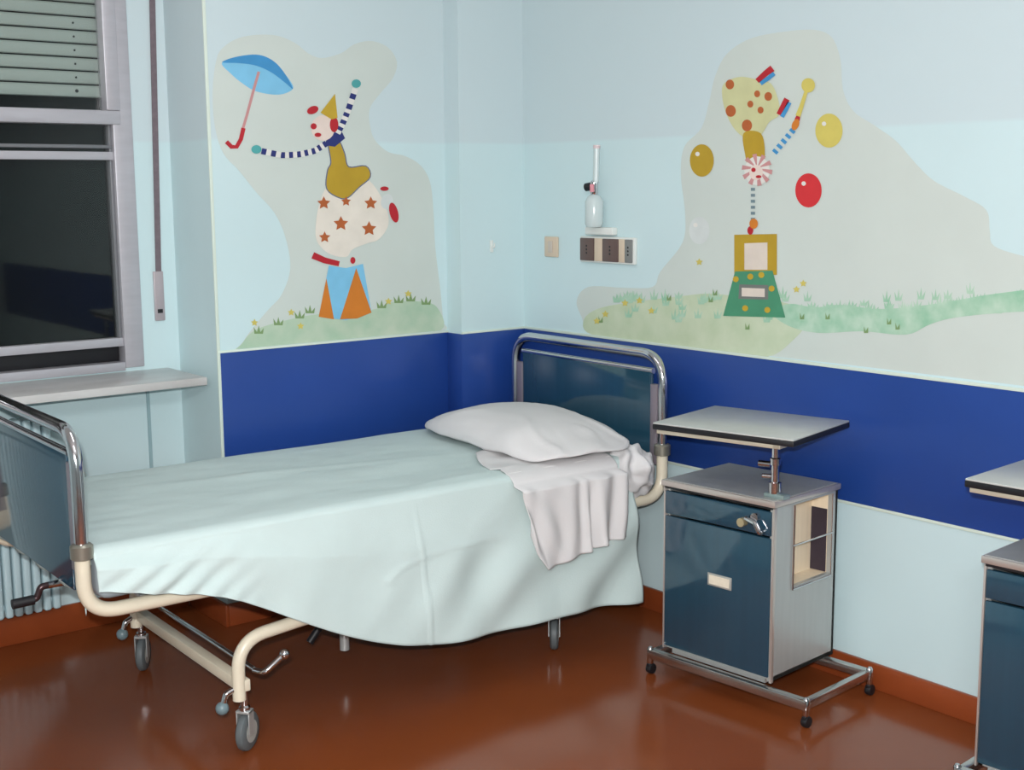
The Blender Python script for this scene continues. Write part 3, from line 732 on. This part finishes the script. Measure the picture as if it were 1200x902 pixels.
# ------------------------------------------------------------------ bedside cabinet with swing table
def make_cabinet(label):
    t = thing('bedside_cabinet', label, 'bedside cabinet', (0, 0, 0), 0, None)
    W, D, Z0, Z1 = .437, .355, .100, .662
    # carcass
    bm = bmesh.new()
    add_box(bm, (0, 0.012, Z0), (.014, D, Z1))                        # left side
    add_box(bm, (0, D-.012, Z0), (W, D, Z1)); add_box(bm, (0, .012, Z0), (W, D, Z0+.014))
    ob = obj('carcass', bm, STEEL, t)
    # right side with an opening (niche)
    n0, n1, nz0, nz1 = .105, .322, .388, .656
    bm = bmesh.new()
    add_box(bm, (W-.014, .0, Z0), (W, n0, Z1)); add_box(bm, (W-.014, n1, Z0), (W, D, Z1))
    add_box(bm, (W-.014, n0, Z0), (W, n1, nz0)); add_box(bm, (W-.014, n0, nz1), (W, n1, Z1))
    sp = obj('side_panel', bm, STEEL, t)
    bm = bmesh.new()
    ym = .240
    add_box(bm, (W-.085, n0, nz0), (W-.075, n1, nz1)); add_box(bm, (W-.075, n0-.006, nz0), (W-.014, n0, nz1))
    add_box(bm, (W-.075, n0, nz0-.008), (W-.014, n1, nz0)); add_box(bm, (W-.075, n0, nz1), (W-.014, n1, nz1+.006))
    add_box(bm, (W-.075, n1, nz0), (W-.014, n1+.006, nz1))
    nl = obj('niche_lining', bm, BEIGE, t)
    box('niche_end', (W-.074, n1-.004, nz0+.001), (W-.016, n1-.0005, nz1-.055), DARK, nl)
    box('niche_divider', (W-.0748, .196, nz0+.001), (W-.072, .200, nz1-.001), mat('seam_brown', (150, 128, 104), .5), nl)
    bm = bmesh.new()
    add_tube(bm, [(W+.004, n0-.004, .525), (W+.004, n1+.006, .525)], .003, 8)
    for yy in (n0, n1): add_tube(bm, [(W+.004, yy, nz0-.01), (W+.004, yy, nz1)], .0025, 8)
    add_tube(bm, [(W+.004, n0, nz0-.008), (W+.004, n1, nz0-.008)], .003, 8)
    obj('wire_guard', bm, CHROME, t, smooth=True)
    # corner post strip
    box('corner_strip', (W-.004, -.004, Z0-.004), (W+.004, .010, Z1), EDGE, t, .001)
    box('corner_strip', (-.003, -.003, Z0), (.003, .010, Z1), EDGE, t, .001)
    # fronts
    dr_ = box('drawer', (.006, -.006, .572), (W-.008, .012, .650), TEAL, t, .003)
    la = cyl('lock', (.378, -.006, .628), (.378, -.024, .628), .014, CHROME, dr_)
    tube('drawer_pull', fillet([(.350, -.008, .622), (.350, -.030, .622), (.385, -.030, .612), (.404, -.030, .584), (.404, -.008, .584)], .006), .008, CHROME, dr_, 8)
    cyl('latch_knob', (.330, -.007, .604), (.330, -.030, .604), .014, mat('brass_knob', (190, 176, 140), .35, .5), dr_)
    do = box('door', (.006, -.006, .112), (W-.008, .012, .565), TEAL, t, .003)
    box('card_holder', (.190, -.010, .366), (.285, -.006, .408), mat('card_frame', (176, 176, 170), .4, .3), do, .001)
    box('card', (.197, -.0112, .372), (.278, -.0100, .402), mat('card_paper', (226, 216, 196), .6, noise_amt=.05, nscale=40), do)
    # top
    bm = bmesh.new(); add_box(bm, (-.008, -.012, Z1+.004), (W+.010, D+.004, Z1+.024), .003)
    tp = obj('cabinet_top', bm, EDGE, t, smooth=True)
    box('top_surface', (.000, -.002, Z1+.0238), (W+.000, D-.008, Z1+.0256), GREYLAM, tp)
    box('shadow_gap', (.002, -.004, Z1-.004), (W-.002, D-.002, Z1+.004), RUBBER, t)
    # base frame and casters
    bz0, bz1 = .058, .086
    fx0_, fx1_, fy0, fy1 = -.045, .590, -.020, .345
    box('base_bar', (fx0_, fy0-.014, bz0), (fx1_, fy0+.014, bz1+.004), BARM, t, .003)['label'] = 'front bar of the base'
    box('base_bar', (fx1_-.024, fy0+.014, bz0), (fx1_, fy1-.014, bz1), BARM, t, .003)
    box('base_bar', (fx0_, fy1-.014, bz0), (fx1_, fy1+.014, bz1), BARM, t, .003)
    box('base_bar', (fx0_, fy0+.014, bz0), (fx0_+.024, fy1-.014, bz1), BARM, t, .003)
    box('base_riser', (.03, .01, bz1), (.41, .05, Z0), STEEL, t); box('base_riser', (.03, .31, bz1), (.41, .345, Z0), STEEL, t)
    for x_, y_ in ((fx0_+.004, fy0), (fx1_-.006, fy0), (fx1_-.006, fy1), (fx0_+.004, fy1)):
        bm = bmesh.new(); add_lathe(bm, [(.006, .034), (.011, .040), (.011, .090), (.006, .096)], (x_, y_, 0)); s_ = obj('caster_stem', bm, CHROME, t, smooth=True)
        bm = bmesh.new()
        add_lathe(bm, [(.008, -.011), (.017, -.010), (.0185, -.004), (.0185, .004), (.017, .010), (.008, .011)], (x_, y_+.004, .0185), 'X', 18)
        add_box(bm, (x_-.008, y_-.012, .024), (x_+.008, y_+.010, .038), .003)
        obj('caster_wheel', bm, RUBBER, s_, smooth=True)
    # column and swing table
    cx, cy = W-.028, .040
    bm = bmesh.new(); add_lathe(bm, [(.0155, .640), (.0155, .700), (.020, .702), (.020, .735), (.0125, .738), (.0125, .790), (.017, .792), (.017, .812), (.0115, .815), (.0115, .858)], (cx, cy, 0))
    obj('column', bm, CHROME, t, smooth=True)
    box('column_clamp', (cx-.03, cy-.018, Z1+.024), (cx+.045, cy+.02, Z1+.040), mat('grey_clamp', (150, 168, 166), .35, .5), t, .004)
    cyl('clamp_screw', (cx-.014, cy, .752), (cx-.040, cy-.012, .752), .008, CHROME, t)
    cyl('height_knob', (cx-.018, cy, .790), (cx-.055, cy-.010, .790), .010, CHROME, t)
    return t
def make_tabletop(parent, rz, off):
    # swing table belongs to the cabinet, turning on its column
    tw, td = .500, .405
    e = bpy.data.objects.new('swing_table', None); COL.objects.link(e); e.parent = parent
    e.location = (.412, .040, .858); e.rotation_euler = (0, 0, rz); e.empty_display_size = .05
    x1 = off[0]; y0 = off[1]
    bm = bmesh.new(); add_box(bm, (x1-tw, y0, .014), (x1, y0+td, .032), .003); obj('table_edge', bm, RUBBER, e, smooth=True)
    bm = bmesh.new(); add_box(bm, (x1-tw+.001, y0+.001, .0315), (x1-.001, y0+td-.001, .0375), .0025); obj('table_surface', bm, mat('table_laminate', (184, 186, 183), .3, noise_amt=.04, nscale=20), e, smooth=True)  # laminate lightened: grazing reflection of the wall put into its colour
    bm = bmesh.new()
    add_box(bm, (x1-tw+.01, y0+.010, .000), (x1-.05, y0+.034, .014), .002)
    add_box(bm, (x1-.075, y0+.010, .000), (x1-.05, y0+td-.05, .014), .002)
    add_box(bm, (x1-tw+.01, y0+td-.07, .000), (x1-.05, y0+td-.05, .014), .002)
    obj('table_frame', bm, mat('cream_bar', (206, 196, 176), .35, .3), e, smooth=True)
    return e
cab = make_cabinet('teal-fronted steel bedside cabinet with swing table, next to the bed')
make_tabletop(cab, math.radians(8), (.098, -.085))
cab.location = (1.315, -.462, 0); cab.rotation_euler = (0, 0, math.radians(5))
cab2 = dup_tree(cab)
cab2['label'] = 'teal-fronted bedside cabinet with swing table, cut off by the right edge of the photo'
cab2.location = (2.489, -.455, 0); cab2.rotation_euler = (0, 0, math.radians(4.5))
for c in cab2.children:
    if c.name.startswith('swing_table'): c.rotation_euler = (0, 0, math.radians(0)); c.location = (.36, .03, .858)
